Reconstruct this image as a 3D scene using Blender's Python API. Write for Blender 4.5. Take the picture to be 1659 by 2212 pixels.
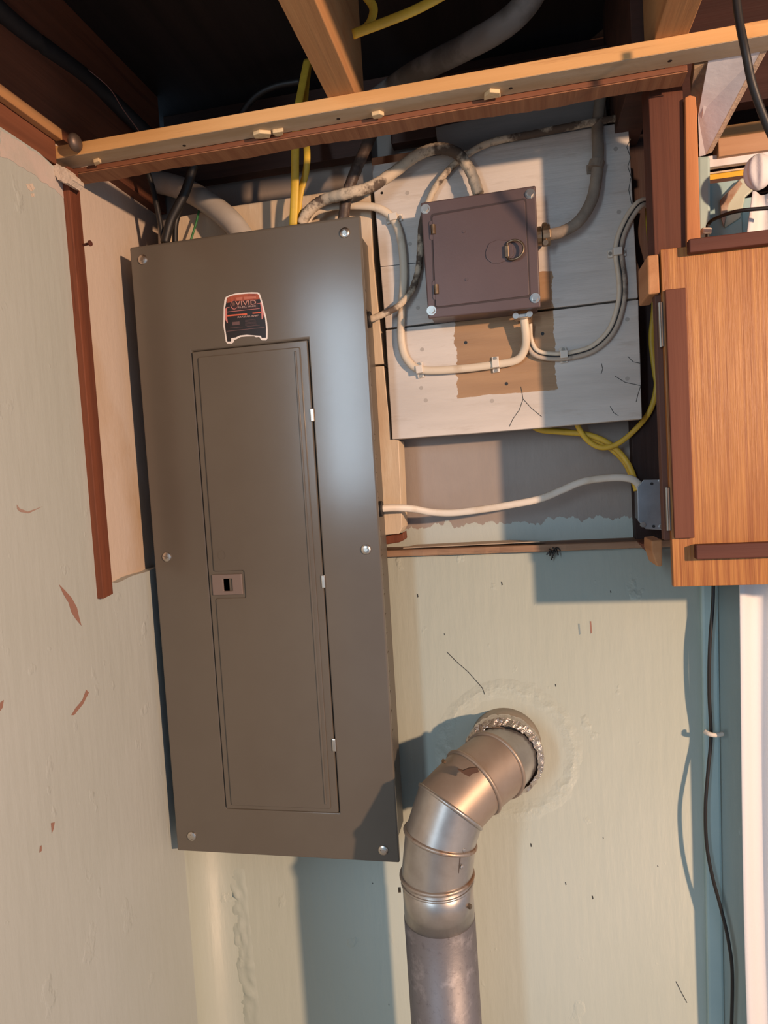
import bpy, bmesh, math, random
from mathutils import Vector, Matrix
random.seed(7)
for o in list(bpy.data.objects): bpy.data.objects.remove(o)
S = bpy.context.scene; COL = S.collection

# ------------------------------------------------------------ camera
FPX = 1445.5; YAW, PIT, ROL = .19928601, -.05324592, -.06097656
CAM = Vector((0, -1.1, 1.6))
Fw = Vector((-math.sin(YAW)*math.cos(PIT), math.cos(YAW)*math.cos(PIT), math.sin(PIT)))
R0 = Vector((math.cos(YAW), math.sin(YAW), 0)); U0 = R0.cross(Fw)
Rt = R0*math.cos(ROL) + U0*math.sin(ROL); Up = -R0*math.sin(ROL) + U0*math.cos(ROL)
cd = bpy.data.cameras.new('camera'); cam = bpy.data.objects.new('camera', cd); COL.objects.link(cam)
cam.matrix_world = Matrix(((Rt.x, Up.x, -Fw.x, CAM.x), (Rt.y, Up.y, -Fw.y, CAM.y), (Rt.z, Up.z, -Fw.z, CAM.z), (0, 0, 0, 1)))
cd.sensor_fit = 'VERTICAL'; cd.sensor_height = 24; cd.lens = 24*FPX/2212; cd.clip_start = .02
S.camera = cam

# ------------------------------------------------------------ light
w = bpy.data.worlds.new('daylight'); S.world = w; w.use_nodes = True
bg = w.node_tree.nodes['Background']; bg.inputs[0].default_value = (.40, .68, 1, 1); bg.inputs[1].default_value = .50
def light(name, kind, loc, energy, color, aim=None, **k):
    d = bpy.data.lights.new(name, kind); d.energy = energy; d.color = color
    for a, b in k.items(): setattr(d, a, b)
    o = bpy.data.objects.new(name, d); COL.objects.link(o); o.location = loc
    if aim: o.rotation_euler = (Vector(aim)-Vector(loc)).to_track_quat('-Z', 'Y').to_euler()
    return o
light('bulb_light', 'POINT', (1.9, -2.0, 1.98), 365, (1, .64, .40), shadow_soft_size=.045)
light('window_light', 'AREA', (-.90, -2.7, 2.05), 18, (.66, .84, 1), aim=(-.90, 0, 2.05), shape='RECTANGLE', size=.20, size_y=1.1)
S.view_settings.view_transform = 'Standard'; S.view_settings.look = 'None'
S.view_settings.exposure = 0; S.view_settings.gamma = 1; S.view_settings.use_curve_mapping = False

# ------------------------------------------------------------ helpers
def ray(px, py): return Fw + Rt*((px-829.5)/FPX) - Up*((py-1106)/FPX)
def P(px, py, y=0.0):                      # a pixel seen at depth y, as a point of the room
    d = ray(px, py); return CAM + d*((y-CAM.y)/d.y)
def PX(px, py, x):
    d = ray(px, py); return CAM + d*((x-CAM.x)/d.x)
def PZ(px, py, z):
    d = ray(px, py); return CAM + d*((z-CAM.z)/d.z)

def tag(o, label=None, cat=None, group=None, kind=None):
    if label: o['label'] = label
    if cat: o['category'] = cat
    if group: o['group'] = group
    if kind: o['kind'] = kind
    return o
def thing(name, loc, label, cat, group=None):
    o = bpy.data.objects.new(name, None); o.empty_display_size = .03; COL.objects.link(o)
    o.location = loc; tag(o, label, cat, group); WM[o] = Vector(loc); return o
WM = {}
def obj(name, bm, m, parent=None, bevel=0, smooth=False, center=True, segs=2, label=None):
    bmesh.ops.recalc_face_normals(bm, faces=bm.faces[:])
    me = bpy.data.meshes.new(name); bm.to_mesh(me); bm.free()
    c = Vector((0, 0, 0))
    if center and len(me.vertices):
        lo = Vector([min(v.co[i] for v in me.vertices) for i in range(3)]); hi = Vector([max(v.co[i] for v in me.vertices) for i in range(3)])
        c = (lo+hi)/2; me.transform(Matrix.Translation(-c))
    o = bpy.data.objects.new(name, me); COL.objects.link(o); WM[o] = c
    if parent is not None:
        o.parent = parent; o.location = c - WM[parent]
    else: o.location = c
    if isinstance(m, (list, tuple)):
        for q in m: me.materials.append(q)
    else: me.materials.append(m)
    if smooth:
        for p in me.polygons: p.use_smooth = True
    if bevel:
        b = o.modifiers.new('bevel', 'BEVEL'); b.width = bevel; b.segments = segs; b.limit_method = 'ANGLE'; b.angle_limit = math.radians(35)
        if hasattr(b, 'harden_normals'): b.harden_normals = False
    if label: o['label'] = label
    return o
def box(bm, a, b):
    (x0, y0, z0), (x1, y1, z1) = a, b
    v = [bm.verts.new(p) for p in ((x0,y0,z0),(x1,y0,z0),(x1,y1,z0),(x0,y1,z0),(x0,y0,z1),(x1,y0,z1),(x1,y1,z1),(x0,y1,z1))]
    for f in ((0,1,2,3),(4,5,6,7),(0,1,5,4),(1,2,6,5),(2,3,7,6),(3,0,4,7)): bm.faces.new([v[i] for i in f])
    return bm
def BX(a, b): return box(bmesh.new(), a, b)
def extr(bm, pts, vec):                     # polygon -> solid
    n = len(pts); a = [bm.verts.new(p) for p in pts]; b = [bm.verts.new(Vector(p)+Vector(vec)) for p in pts]
    bm.faces.new(a); bm.faces.new(b[::-1])
    for i in range(n): bm.faces.new((a[i], a[(i+1) % n], b[(i+1) % n], b[i]))
    return bm
def plate(px, y0, y1):                      # outline seen at front depth y0, real thickness back to y1
    return extr(bmesh.new(), [P(x, y, y0) for x, y in px], (0, y1-y0, 0))
def ragged(pts, amp, step, seed=1, closed=True):
    r = random.Random(seed); out = []; n = len(pts)
    for i in range(n if closed else n-1):
        a = Vector(pts[i]); b = Vector(pts[(i+1) % n]); k = max(1, int((b-a).length/step))
        for j in range(k):
            q = a.lerp(b, j/k)
            if j: q = q + Vector((r.uniform(-amp, amp), r.uniform(-amp, amp)))
            out.append((q.x, q.y))
    return out
def frame(bm, outer, inner, vec):
    n = len(outer); vec = Vector(vec)
    o0 = [bm.verts.new(p) for p in outer]; i0 = [bm.verts.new(p) for p in inner]
    o1 = [bm.verts.new(Vector(p)+vec) for p in outer]; i1 = [bm.verts.new(Vector(p)+vec) for p in inner]
    for k in range(n):
        j = (k+1) % n
        bm.faces.new((o0[k], o0[j], i0[j], i0[k])); bm.faces.new((o1[k], i1[k], i1[j], o1[j]))
        bm.faces.new((o0[k], o1[k], o1[j], o0[j])); bm.faces.new((i0[k], i0[j], i1[j], i1[k]))
    return bm
def spline(pts, n=10):
    pts = [Vector(p) for p in pts]
    if len(pts) < 3: return [pts[0].lerp(pts[-1], i/n) for i in range(n+1)]
    out = []
    q = [pts[0]*2-pts[1]] + pts + [pts[-1]*2-pts[-2]]
    for i in range(1, len(q)-2):
        p0, p1, p2, p3 = q[i-1:i+3]
        for j in range(n):
            t = j/n
            out.append(.5*((2*p1)+(p2-p0)*t+(2*p0-5*p1+4*p2-p3)*t*t+(3*p1-p0-3*p2+p3)*t**3))
    out.append(pts[-1]); return out
def sweep(bm, path, ra, rb=None, sides=12, ref=Vector((0, 1, 0)), cap=True, rfun=None, jit=0, seed=0):
    # ra: half width across (perpendicular to ref), rb: half thickness along ref
    rb = rb or ra; rings = []; r = random.Random(seed)
    for i, p in enumerate(path):
        t = (path[min(i+1, len(path)-1)]-path[max(i-1, 0)]).normalized()
        w_ = t.cross(ref)
        if w_.length < .15: w_ = t.cross(Vector((1, 0, 0))) if not rings else last
        w_.normalize()
        if rings and w_.dot(last) < 0: w_ = -w_
        last = w_.copy(); h = t.cross(w_).normalized()
        k = rfun(i/(len(path)-1)) if rfun else 1
        if jit: k *= 1+r.uniform(-jit, jit)
        rings.append([bm.verts.new(p + w_*math.cos(a)*ra*k + h*math.sin(a)*rb*k) for a in [2*math.pi*s/sides for s in range(sides)]])
    for a, b in zip(rings, rings[1:]):
        for s in range(sides): bm.faces.new((a[s], a[(s+1) % sides], b[(s+1) % sides], b[s]))
    if cap: bm.faces.new(rings[0][::-1]); bm.faces.new(rings[-1])
    return bm
def disc(bm, c, axis, r, h, sides=20, dome=0):   # short cylinder from c along axis
    axis = Vector(axis).normalized(); u = axis.orthogonal().normalized(); v = axis.cross(u); c = Vector(c)
    rings = []
    prof = [(r, 0), (r, h)] if not dome else [(r, 0), (r, h)] + [(r*math.cos(a), h+dome*math.sin(a)) for a in (.4, .8, 1.2)]
    for rr, hh in prof: rings.append([bm.verts.new(c+axis*hh+(u*math.cos(a)+v*math.sin(a))*rr) for a in [2*math.pi*s/sides for s in range(sides)]])
    for a, b in zip(rings, rings[1:]):
        for s in range(sides): bm.faces.new((a[s], a[(s+1) % sides], b[(s+1) % sides], b[s]))
    bm.faces.new(rings[0][::-1]); bm.faces.new(rings[-1])
    return bm
def PP(pl, smoothn=10): return spline([P(*p) for p in pl], smoothn)

# ------------------------------------------------------------ materials
def mat(name, col, rough=.6, metal=0, col2=None, nscale=8, nlo=.4, nhi=.65, stretch=(1, 1, 1), bump=0, bscale=60, bstretch=(1, 1, 1), spec=.5, spots=None, col3=None):
    m = bpy.data.materials.new(name); m.use_nodes = True; nt = m.node_tree; N = nt.nodes; Lk = nt.links
    b = N['Principled BSDF']; b.inputs['Roughness'].default_value = rough; b.inputs['Metallic'].default_value = metal
    b.inputs['Specular IOR Level'].default_value = spec
    tc = N.new('ShaderNodeTexCoord'); out = None
    def noise(sc, st, det=5, dim=.6):
        mp = N.new('ShaderNodeMapping'); mp.inputs['Scale'].default_value = st; Lk.new(tc.outputs['Object'], mp.inputs[0])
        n = N.new('ShaderNodeTexNoise'); n.inputs['Scale'].default_value = sc; n.inputs['Detail'].default_value = det; n.inputs['Roughness'].default_value = dim
        Lk.new(mp.outputs[0], n.inputs[0]); return n.outputs[0]
    def ramp(src, lo, hi):
        r = N.new('ShaderNodeMapRange'); r.inputs[1].default_value = lo; r.inputs[2].default_value = hi; Lk.new(src, r.inputs[0]); return r.outputs[0]
    def mix(fac, a, bcol):
        x = N.new('ShaderNodeMix'); x.data_type = 'RGBA'; Lk.new(fac, x.inputs[0])
        for s, v in ((6, a), (7, bcol)):
            if isinstance(v, tuple): x.inputs[s].default_value = (*v, 1)
            else: Lk.new(v, x.inputs[s])
        return x.outputs[2]
    cur = col
    if col2: cur = mix(ramp(noise(nscale, stretch), nlo, nhi), cur, col2)
    if col3: cur = mix(ramp(noise(nscale*3.1, stretch, 8, .7), .55, .72), cur, col3)
    if spots: cur = mix(ramp(noise(spots[0], (1, 1, 1), 3), spots[1], spots[1]+.03), cur, spots[2])
    if isinstance(cur, tuple): b.inputs['Base Color'].default_value = (*cur, 1)
    else: Lk.new(cur, b.inputs['Base Color'])
    if bump:
        bp = N.new('ShaderNodeBump'); bp.inputs['Strength'].default_value = 1; bp.inputs['Distance'].default_value = bump
        Lk.new(noise(bscale, bstretch, 6, .6), bp.inputs['Height']); Lk.new(bp.outputs[0], b.inputs['Normal'])
    m['h'] = 1
    return m
def wood(name, a, b_, axis='x', rough=.65, scale=9, dark=None, bump=.0006):
    st = {'x': (.12, 3, 3), 'y': (3, .12, 3), 'z': (3, 3, .12)}[axis]
    return mat(name, a, rough, 0, b_, scale, .38, .62, st, bump, 40, st, .3, col3=dark)

M = {}
M['cover'] = mat('warm_grey_enamel', (.115, .098, .080), .19, 0, (.134, .117, .096), 2, bump=.00003, bscale=900, spec=.5)
M['cover_dark'] = mat('warm_grey_enamel_box', (.105, .092, .078), .45)
M['latch'] = mat('brown_grey_plastic', (.20, .155, .14), .5)
M['black'] = mat('black_plastic', (.012, .012, .013), .55)
M['steel'] = mat('zinc_steel', (.66, .60, .53), .32, 1, (.54, .50, .45), 40)
M['steel_dull'] = mat('galvanised_steel', (.36, .38, .41), .42, .9, (.28, .3, .32), 18, bump=.0002, bscale=50)
M['switch'] = mat('brown_purple_enamel', (.088, .060, .061), .40, 0, (.105, .071, .071), 5, bump=.00008, bscale=400)
M['brass'] = mat('tarnished_brass', (.28, .21, .14), .4, .9, (.18, .13, .09), 60)
M['white_pnt'] = mat('cream_white_board_paint', (.62, .58, .535), .55, 0, (.53, .49, .45), 7, stretch=(.5, 2, 3), bump=.0006, bscale=30, bstretch=(.3, 3, 4), col3=None)
M['cream'] = mat('cream_paint_on_board', (.66, .53, .38), .5, 0, (.52, .37, .24), 7, .5, .72, (2, 2, .6), .0008, 30, (3, 3, .5), col3=(.7, .6, .46))
M['cream_wall'] = mat('cream_distempered_lath', (.60, .50, .42), .6, 0, (.50, .36, .24), 6, .5, .7, (2, 1, .5), .0012, 22, (3, 2, .6))
M['header'] = wood('yellow_pine', (.55, .30, .11), (.66, .38, .16), 'x', dark=(.42, .21, .08))
M['header_under'] = M['header']
M['redwood'] = wood('reddish_old_timber', (.14, .05, .025), (.21, .08, .04), 'x', dark=(.10, .036, .02))
M['redwood_y'] = wood('reddish_joist_timber', (.16, .06, .033), (.23, .085, .045), 'y', dark=(.1, .035, .022))
M['joist'] = wood('orange_joist_timber', (.42, .21, .09), (.52, .29, .13), 'y', dark=(.33, .16, .08))
M['redwood_z'] = wood('red_brown_stud_timber', (.12, .038, .02), (.20, .064, .032), 'z', dark=(.085, .027, .016))
M['orange_z'] = wood('orange_stud_timber', (.42, .16, .06), (.52, .21, .08), 'z', dark=(.35, .13, .05))
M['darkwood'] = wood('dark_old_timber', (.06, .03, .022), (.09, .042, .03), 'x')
M['batten'] = wood('brown_batten', (.080, .026, .018), (.11, .037, .025), 'x')
M['batten_z'] = wood('brown_batten_upright', (.115, .036, .020), (.155, .054, .031), 'z')
M['batten_end'] = wood('sawn_block', (.38, .17, .07), (.48, .24, .11), 'y')
M['ply'] = mat('oak_veneer_plywood', (.28, .09, .017), .42, 0, (.46, .195, .046), 34, .36, .66, (8, 8, .16), .0006, 80, (8, 8, .10), .45, col3=(.30, .095, .024))
M['subfloor'] = wood('dark_subfloor_boards', (.018, .013, .012), (.030, .020, .018), 'y', rough=.9)
M['yellow'] = mat('yellow_cable_jacket', (.72, .47, .05), .5, 0, (.58, .36, .04), 30)
M['ivory'] = mat('ivory_cable_jacket', (.66, .56, .43), .5, 0, (.50, .38, .26), 30, .55, .75)
M['white_cable'] = mat('white_cable_jacket', (.70, .63, .54), .5, 0, (.6, .5, .38), 25, .5, .7)
M['dirty'] = mat('dirty_braided_cable', (.56, .46, .34), .8, 0, (.10, .07, .05), 22, .50, .58, bump=.001, bscale=110, col3=(.06, .045, .035))
M['tarcable'] = mat('tarred_brown_cable', (.065, .042, .032), .5, 0, (.16, .11, .08), 40, .55, .68, bump=.001, bscale=90)
M['greycable'] = mat('grey_fabric_cable', (.29, .235, .18), .75, 0, (.19, .15, .115), 25, bump=.0004, bscale=300)
M['conduit'] = mat('dusty_grey_conduit', (.24, .22, .20), .6, 0, (.13, .115, .10), 14, .45, .6, bump=.0006, bscale=60)
M['cream_pipe'] = mat('cream_painted_conduit', (.50, .46, .41), .45, 0, (.42, .37, .32), 12, bump=.0005, bscale=30)
M['clip'] = mat('ivory_clip', (.66, .60, .52), .5)
M['nail'] = mat('dull_nail', (.3, .25, .2), .45, .8)
M['nailhead'] = mat('painted_nail_head', (.40, .36, .32), .6)
M['cord'] = mat('black_cord', (.015, .013, .013), .5)
M['green'] = mat('green_wire', (.03, .16, .05), .5)
M['flue'] = mat('galvanised_flue', (.50, .47, .44), .36, .85, (.40, .36, .33), 22, bump=.0002, bscale=30, spec=.5)
M['flue_brown'] = mat('heat_browned_flue', (.40, .315, .25), .45, .55, (.34, .26, .2), 14)
M['flue_low'] = mat('weathered_zinc_flue', (.20, .19, .20), .5, .5, (.34, .32, .33), 36, .56, .75, bump=.0003, bscale=70, col3=(.13, .12, .13))
M['foil'] = mat('crinkled_foil_tape', (.72, .62, .56), .25, 1, bump=.006, bscale=55)
M['rust'] = mat('rusted_bead', (.25, .13, .07), .6, .4, (.42, .34, .28), 30)
M['bead'] = mat('rust_edged_bead', (.40, .34, .29), .42, .7, (.26, .14, .08), 26, .5, .62)
M['hinge_old'] = mat('old_dark_hinge', (.16, .12, .10), .5, .7)
M['chip'] = mat('pale_split_wood', (.70, .52, .30), .7, bump=.002, bscale=60)
M['chipdark'] = mat('bared_plaster', (.30, .16, .12), .8)
M['pale'] = mat('chipped_pale_plaster', (.62, .52, .43), .8, bump=.003, bscale=80)
M['plank_edge'] = mat('broken_gypsum', (.55, .40, .28), .8, bump=.003, bscale=50)
M['whiteceil'] = mat('white_ceiling_paint', (.80, .78, .80), .6, 0, (.66, .64, .66), 12, bump=.0008, bscale=40)
M['curtain'] = mat('white_curtain_cloth', (.74, .72, .72), .8, bump=.0004, bscale=200)
M['casing'] = mat('pale_green_gloss_paint', (.42, .56, .55), .4, 0, (.38, .52, .52), 9, bump=.0004, bscale=30, bstretch=(2, 2, .4))
M['casing_hi'] = mat('cream_green_gloss_paint', (.52, .56, .46), .4, 0, (.46, .48, .38), 12)
M['teal'] = mat('teal_painted_reveal', (.30, .46, .48), .5, bump=.0005, bscale=20)
M['yellowstrip'] = mat('yellow_painted_strip', (.75, .42, .02), .5)
M['leaf'] = mat('dry_leaf', (.09, .04, .02), .7)
M['white_edge'] = mat('sticker_white', (.85, .80, .77), .4)
M['st_black'] = mat('sticker_black', (.02, .016, .017), .4)
M['st_dark'] = mat('sticker_dark_brown', (.045, .022, .022), .4)
M['st_red'] = mat('sticker_red_orange', (.42, .10, .045), .4, 0, (.28, .06, .035), 90)
M['st_orange'] = mat('sticker_bright_orange', (.70, .14, .07), .4)
M['st_pink'] = mat('sticker_pink', (.62, .22, .20), .4)
M['st_grey'] = mat('sticker_grey', (.15, .085, .085), .4)
M['st_text'] = mat('sticker_lettering', (.62, .30, .24), .4)
M['st_white'] = mat('sticker_pale_lettering', (.60, .42, .38), .4)

# wall plaster with a flattened repair ring around the flue
def plaster(name, c1, c2, ring=None, rot='z'):
    m = mat(name, c1, .42, 0, c2, 2.2, .4, .7, (1, 1, .8), 0, spec=.4); nt = m.node_tree; N = nt.nodes; Lk = nt.links
    b = N['Principled BSDF']; tc = N.new('ShaderNodeTexCoord')
    def nz(sc, st, det=4, dis=0):
        mp = N.new('ShaderNodeMapping'); mp.inputs['Scale'].default_value = st; Lk.new(tc.outputs['Object'], mp.inputs[0])
        n = N.new('ShaderNodeTexNoise'); n.inputs['Scale'].default_value = sc; n.inputs['Detail'].default_value = det; n.inputs['Distortion'].default_value = dis
        Lk.new(mp.outputs[0], n.inputs[0]); return n.outputs[0]
    def math_(op, a, b2, clamp=False):
        n = N.new('ShaderNodeMath'); n.operation = op; n.use_clamp = clamp
        for i, v in enumerate((a, b2)):
            if isinstance(v, (int, float)): n.inputs[i].default_value = v
            else: Lk.new(v, n.inputs[i])
        return n.outputs[0]
    h = math_('MULTIPLY', nz(34, (2.2, 2.2, .35)), .55)
    h = math_('ADD', h, math_('MULTIPLY', nz(6, (1, 1, .7)), 1.6))
    lump = N.new('ShaderNodeMapRange'); lump.inputs[1].default_value = .66; lump.inputs[2].default_value = .74; Lk.new(nz(26, (1, 1, .7)), lump.inputs[0])
    h = math_('ADD', h, math_('MULTIPLY', lump.outputs[0], .5))
    if ring:
        vm = N.new('ShaderNodeVectorMath'); vm.operation = 'DISTANCE'; Lk.new(tc.outputs['Object'], vm.inputs[0]); vm.inputs[1].default_value = ring[0]
        d = math_('ADD', vm.outputs['Value'], math_('MULTIPLY', math_('SUBTRACT', nz(30, (1, 1, 1)), .5), .03))
        k = math_('SUBTRACT', 1, math_('MULTIPLY', math_('ABSOLUTE', math_('SUBTRACT', d, ring[1]), 0), 70), True)
        h = math_('ADD', h, math_('MULTIPLY', math_('MULTIPLY', k, nz(70, (1, 1, 1))), 1.5))
    bp = N.new('ShaderNodeBump'); bp.inputs['Distance'].default_value = .0016; bp.inputs['Strength'].default_value = 1
    Lk.new(h, bp.inputs['Height']); Lk.new(bp.outputs[0], b.inputs['Normal'])
    return m
FLUE = P(1090, 1610, 0)
M['wall'] = plaster('pale_green_wall_paint', (.50, .54, .475), (.465, .505, .435), ((FLUE.x+.005, 0, FLUE.z-.01), .105))
M['wall_l'] = plaster('pale_green_side_wall_paint', (.465, .50, .48), (.425, .46, .43))

# paint with bare patch: bare wood shown inside an outline with frayed edge (object space at world origin)
def masked(name, base_fn, x0, x1, z0, z1, other, fray=.006, fs=60, invert_z=None):
    m = base_fn; nt = m.node_tree; N = nt.nodes; Lk = nt.links; b = N['Principled BSDF']
    src = b.inputs['Base Color'].links[0].from_socket
    tc = N.new('ShaderNodeTexCoord'); sp = N.new('ShaderNodeSeparateXYZ'); Lk.new(tc.outputs['Object'], sp.inputs[0])
    n = N.new('ShaderNodeTexNoise'); n.inputs['Scale'].default_value = fs; n.inputs['Detail'].default_value = 8
    mp = N.new('ShaderNodeMapping'); mp.inputs['Scale'].default_value = (2.2, 1, .7) if invert_z else (.5, 1, 2); Lk.new(tc.outputs['Object'], mp.inputs[0]); Lk.new(mp.outputs[0], n.inputs[0])
    def mm(op, a, b2, cl=False):
        q = N.new('ShaderNodeMath'); q.operation = op; q.use_clamp = cl
        for i, v in enumerate((a, b2)):
            if isinstance(v, (int, float)): q.inputs[i].default_value = v
            else: Lk.new(v, q.inputs[i])
        return q.outputs[0]
    off = mm('MULTIPLY', mm('SUBTRACT', n.outputs[0], .5), fray*4)
    X_ = mm('ADD', sp.outputs['X'], off); Z_ = mm('ADD', sp.outputs['Z'], off)
    K = 1500
    f = mm('MULTIPLY', mm('SUBTRACT', X_, x0), K, True)
    f = mm('MULTIPLY', f, mm('MULTIPLY', mm('SUBTRACT', x1, X_), K, True))
    f = mm('MULTIPLY', f, mm('MULTIPLY', mm('SUBTRACT', Z_, z0), K, True))
    f = mm('MULTIPLY', f, mm('MULTIPLY', mm('SUBTRACT', z1, Z_), K, True))
    # grain of the uncovered material
    g = N.new('ShaderNodeTexNoise'); g.inputs['Scale'].default_value = 12; g.inputs['Detail'].default_value = 5
    mg = N.new('ShaderNodeMapping'); mg.inputs['Scale'].default_value = (.35, 3, 3); Lk.new(tc.outputs['Object'], mg.inputs[0]); Lk.new(mg.outputs[0], g.inputs[0])
    x1_ = N.new('ShaderNodeMix'); x1_.data_type = 'RGBA'; Lk.new(g.outputs[0], x1_.inputs[0]); x1_.inputs[6].default_value = (*other[0], 1); x1_.inputs[7].default_value = (*other[1], 1)
    xx = N.new('ShaderNodeMix'); xx.data_type = 'RGBA'; Lk.new(f, xx.inputs[0]); Lk.new(src, xx.inputs[6]); Lk.new(x1_.outputs[2], xx.inputs[7])
    Lk.new(xx.outputs[2], b.inputs['Base Color']); return m
BY = -.03     # face of the white planks
a = P(976, 610, BY); b = P(1204, 842, BY)
M['plank_bare'] = masked('plank', mat('white_plank_paint_with_bare_patch', (.63, .575, .52), .55, 0, (.54, .49, .44), 7, stretch=(.5, 2, 3), bump=.0012, bscale=30, bstretch=(.3, 3, 4), col3=(.50, .44, .38)),
                         a.x, b.x, b.z, a.z, ((.20, .11, .055), (.50, .31, .16)), .0035, 45)
zt = P(1100, 1128, .045).z
M['niche'] = masked('niche', mat('brown_grey_old_paint', (.33, .275, .235), .5, 0, (.28, .23, .195), 5, bump=.0008, bscale=26, bstretch=(2, 2, .6)),
                    -1, 1, 1.0, zt, ((.47, .50, .45), (.43, .47, .43)), .012, 26, True)

# ------------------------------------------------------------ setting
ZL = P(1100, 1178, 0).z                     # height of the ledge
XL = -.60
def struct(name, bm, m, **k): return tag(obj(name, bm, m, center=False, **k), kind='structure')
# back wall: lower plaster, with coved left corner
bm = bmesh.new()
prof = [(XL, -.065)] + [(XL+.065-.065*math.cos(t), -.065+.065*math.sin(t)) for t in [i*math.pi/16 for i in range(1, 9)]] + [(.33, 0)]
r0 = [bm.verts.new((x, y, 0)) for x, y in prof]; r1 = [bm.verts.new((x, y, ZL-.004)) for x, y in prof]
r2 = [bm.verts.new((x, .06, ZL-.004)) for x, y in prof]
for i in range(len(prof)-1):
    bm.faces.new((r0[i], r0[i+1], r1[i+1], r1[i])); bm.faces.new((r1[i], r1[i+1], r2[i+1], r2[i]))
wall_back = struct('wall_back', bm, M['wall'])
for i, f in enumerate(wall_back.data.polygons): f.use_smooth = True if i % 2 == 0 else False
# niche back
struct('wall_niche', BX((-.62, .045, ZL-.03), (.21, .06, 2.2)), M['niche'])
# left wall: painted plaster with a ragged stripped edge, cream lath surface deeper
zc = 2.05; e = []
rr = random.Random(3)
y_edge = lambda z: -.226+.004*math.sin(z*40)+rr.uniform(-.003, .003)
pts = [(XL, -1.3, 0), (XL, -.06, 0), (XL, -.06, 1.0)]
zl = PX(300, 1225, XL).z
for y in (-.062, -.09, -.11, -.135, -.16, -.185, -.2, -.215): pts.append((XL, y, zl+.012*math.sin(y*9)+rr.uniform(-.003, .003)))
z = zl
while z < 2.02: pts.append((XL, y_edge(z), z)); z += .018
pts += [(XL, -.226, 2.043), (XL, -.29, 2.056), (XL, -.36, 2.056), (XL, -1.3, 2.056)]
wall_left = struct('wall_left', extr(bmesh.new(), pts, (-.016, 0, 0)), M['wall_l'])
obj('lath_surface', BX((XL-.03, -.4, 1.4), (XL-.014, .10, 2.14)), M['cream_wall'], wall_left, center=True, label='stripped cream-coloured surface beside the stud')
struct('floor', BX((-1.5, -3.2, -.05), (1.8, .1, 0)), mat('grey_concrete', (.3, .3, .29), .8, bump=.002))
# subfloor above the joists
struct('ceiling', BX((-1.2, -1.3, 2.30), (1.6, .3, 2.33)), M['subfloor'])
# ledge of the niche
bm = bmesh.new()
zz = ZL
q = ragged([(-.24, -.012), (.235, -.012)], .0018, .02, 5, False) + [(.235, -.012), (.235, .05), (-.24, .05)]
extr(bm, [(x, y, zz-.011) for x, y in q], (0, 0, .011))
struct('trim_1', bm, wood('rusty_brown_ledge', (.17, .08, .045), (.33, .20, .12), 'x', dark=(.08, .05, .04), bump=.002), bevel=.002)

# ---- window side at the right
struct('trim_2', plate([(1506, 337), (1535, 335), (1536, 520), (1552, 1275), (1567, 2300), (1532, 2300), (1515, 1275), (1508, 520)], -.012, .03), M['casing'], bevel=.004)
struct('wall_right', BX((.30, .004, 0), (.345, .02, P(1570, 392, .004).z)), M['teal'])
wn = thing('window_1', (.6, .05, 1.3), None, None); wn['kind'] = 'structure'
obj('window_frame', frame(bmesh.new(), [(.345, .01, .3), (1.3, .01, .3), (1.3, .01, 1.98), (.345, .01, 1.98)], [(.40, .01, .38), (1.24, .01, .38), (1.24, .01, 1.92), (.40, .01, 1.92)], (0, .04, 0)), M['teal'], wn)
gl = bpy.data.materials.new('window_glass'); gl.use_nodes = True; pb = gl.node_tree.nodes['Principled BSDF']; pb.inputs['Transmission Weight'].default_value = 1; pb.inputs['Roughness'].default_value = .02; pb.inputs['IOR'].default_value = 1.1
obj('pane', BX((.40, .03, .38), (1.24, .034, 1.92)), gl, wn)

# ------------------------------------------------------------ timbers
def board(name, bm, m, label, cat='timber', group=None, bevel=.0012):
    o = obj(name, bm, m, bevel=bevel); return tag(o, label, cat, group)
ZH1 = 2.083; ZH0 = 2.066; ZB = 2.059
hb = board('header_beam', BX((-.632, -.25, ZH0), (.62, -.218, ZH1)), M['header'], 'orange pine beam running across the top, in front of the open joists', 'beam')
# lower strip with a frayed lower back edge
bm = BX((-.628, -.2179, ZB), (.222, -.188, ZH0-.0002)); 
board('lath_strip', bm, M['redwood'], 'thin reddish strip fixed behind and below the long orange beam', 'timber')
ls_ = bpy.data.objects['lath_strip']
q = [(-.628, -.2175), (.222, -.2175)] + [(x_, -.1875+.0022*math.sin(x_*31)+random.uniform(-.0012, .0012)) for x_ in [.222-i*.0085 for i in range(101)]]
obj('torn_lath_face', extr(bmesh.new(), [(x_, y_, ZB-.0006) for x_, y_ in q], (0, 0, -.0012)), wood('torn_lath', (.34, .16, .08), (.24, .10, .05), 'y', scale=24), ls_, label='lighter torn underside of the strip')
obj('worn_underside', BX((-.63, -.2495, ZH0-.0004), (.40, -.2185, ZH0)), mat('beige_worn_paint', (.42, .30, .18), .6, 0, (.52, .42, .30), 9, .4, .65, (.4, 3, 1), bump=.0004, bscale=50), hb, label='beige worn underside')
J = M['joist']
jo = board('ceiling_joist', BX((-.212, -1.2, ZH1), (-.176, -.19, 2.30)), M['joist'], 'rough orange joist ending on the beam, left of centre', 'joist')
board('ceiling_joist', BX((.180, -1.2, ZH1), (.217, -.19, 2.30)), M['joist'], 'pale joist above the right stud, top right', 'joist')
board('ceiling_joist', BX((-.64, -1.2, ZH1+.012), (-.596, .04, 2.30)), M['redwood_y'], 'dark reddish joist running along the left wall', 'joist')
bm = BX((-.63, -1.2, 2.086), (-.60, -.252, 2.105))
board('wall_plate', BX((-.64, -1.2, 2.0565), (-.602, -.251, 2.094)), M['redwood_y'], 'brown timber directly above the left plaster wall', 'timber')
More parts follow.
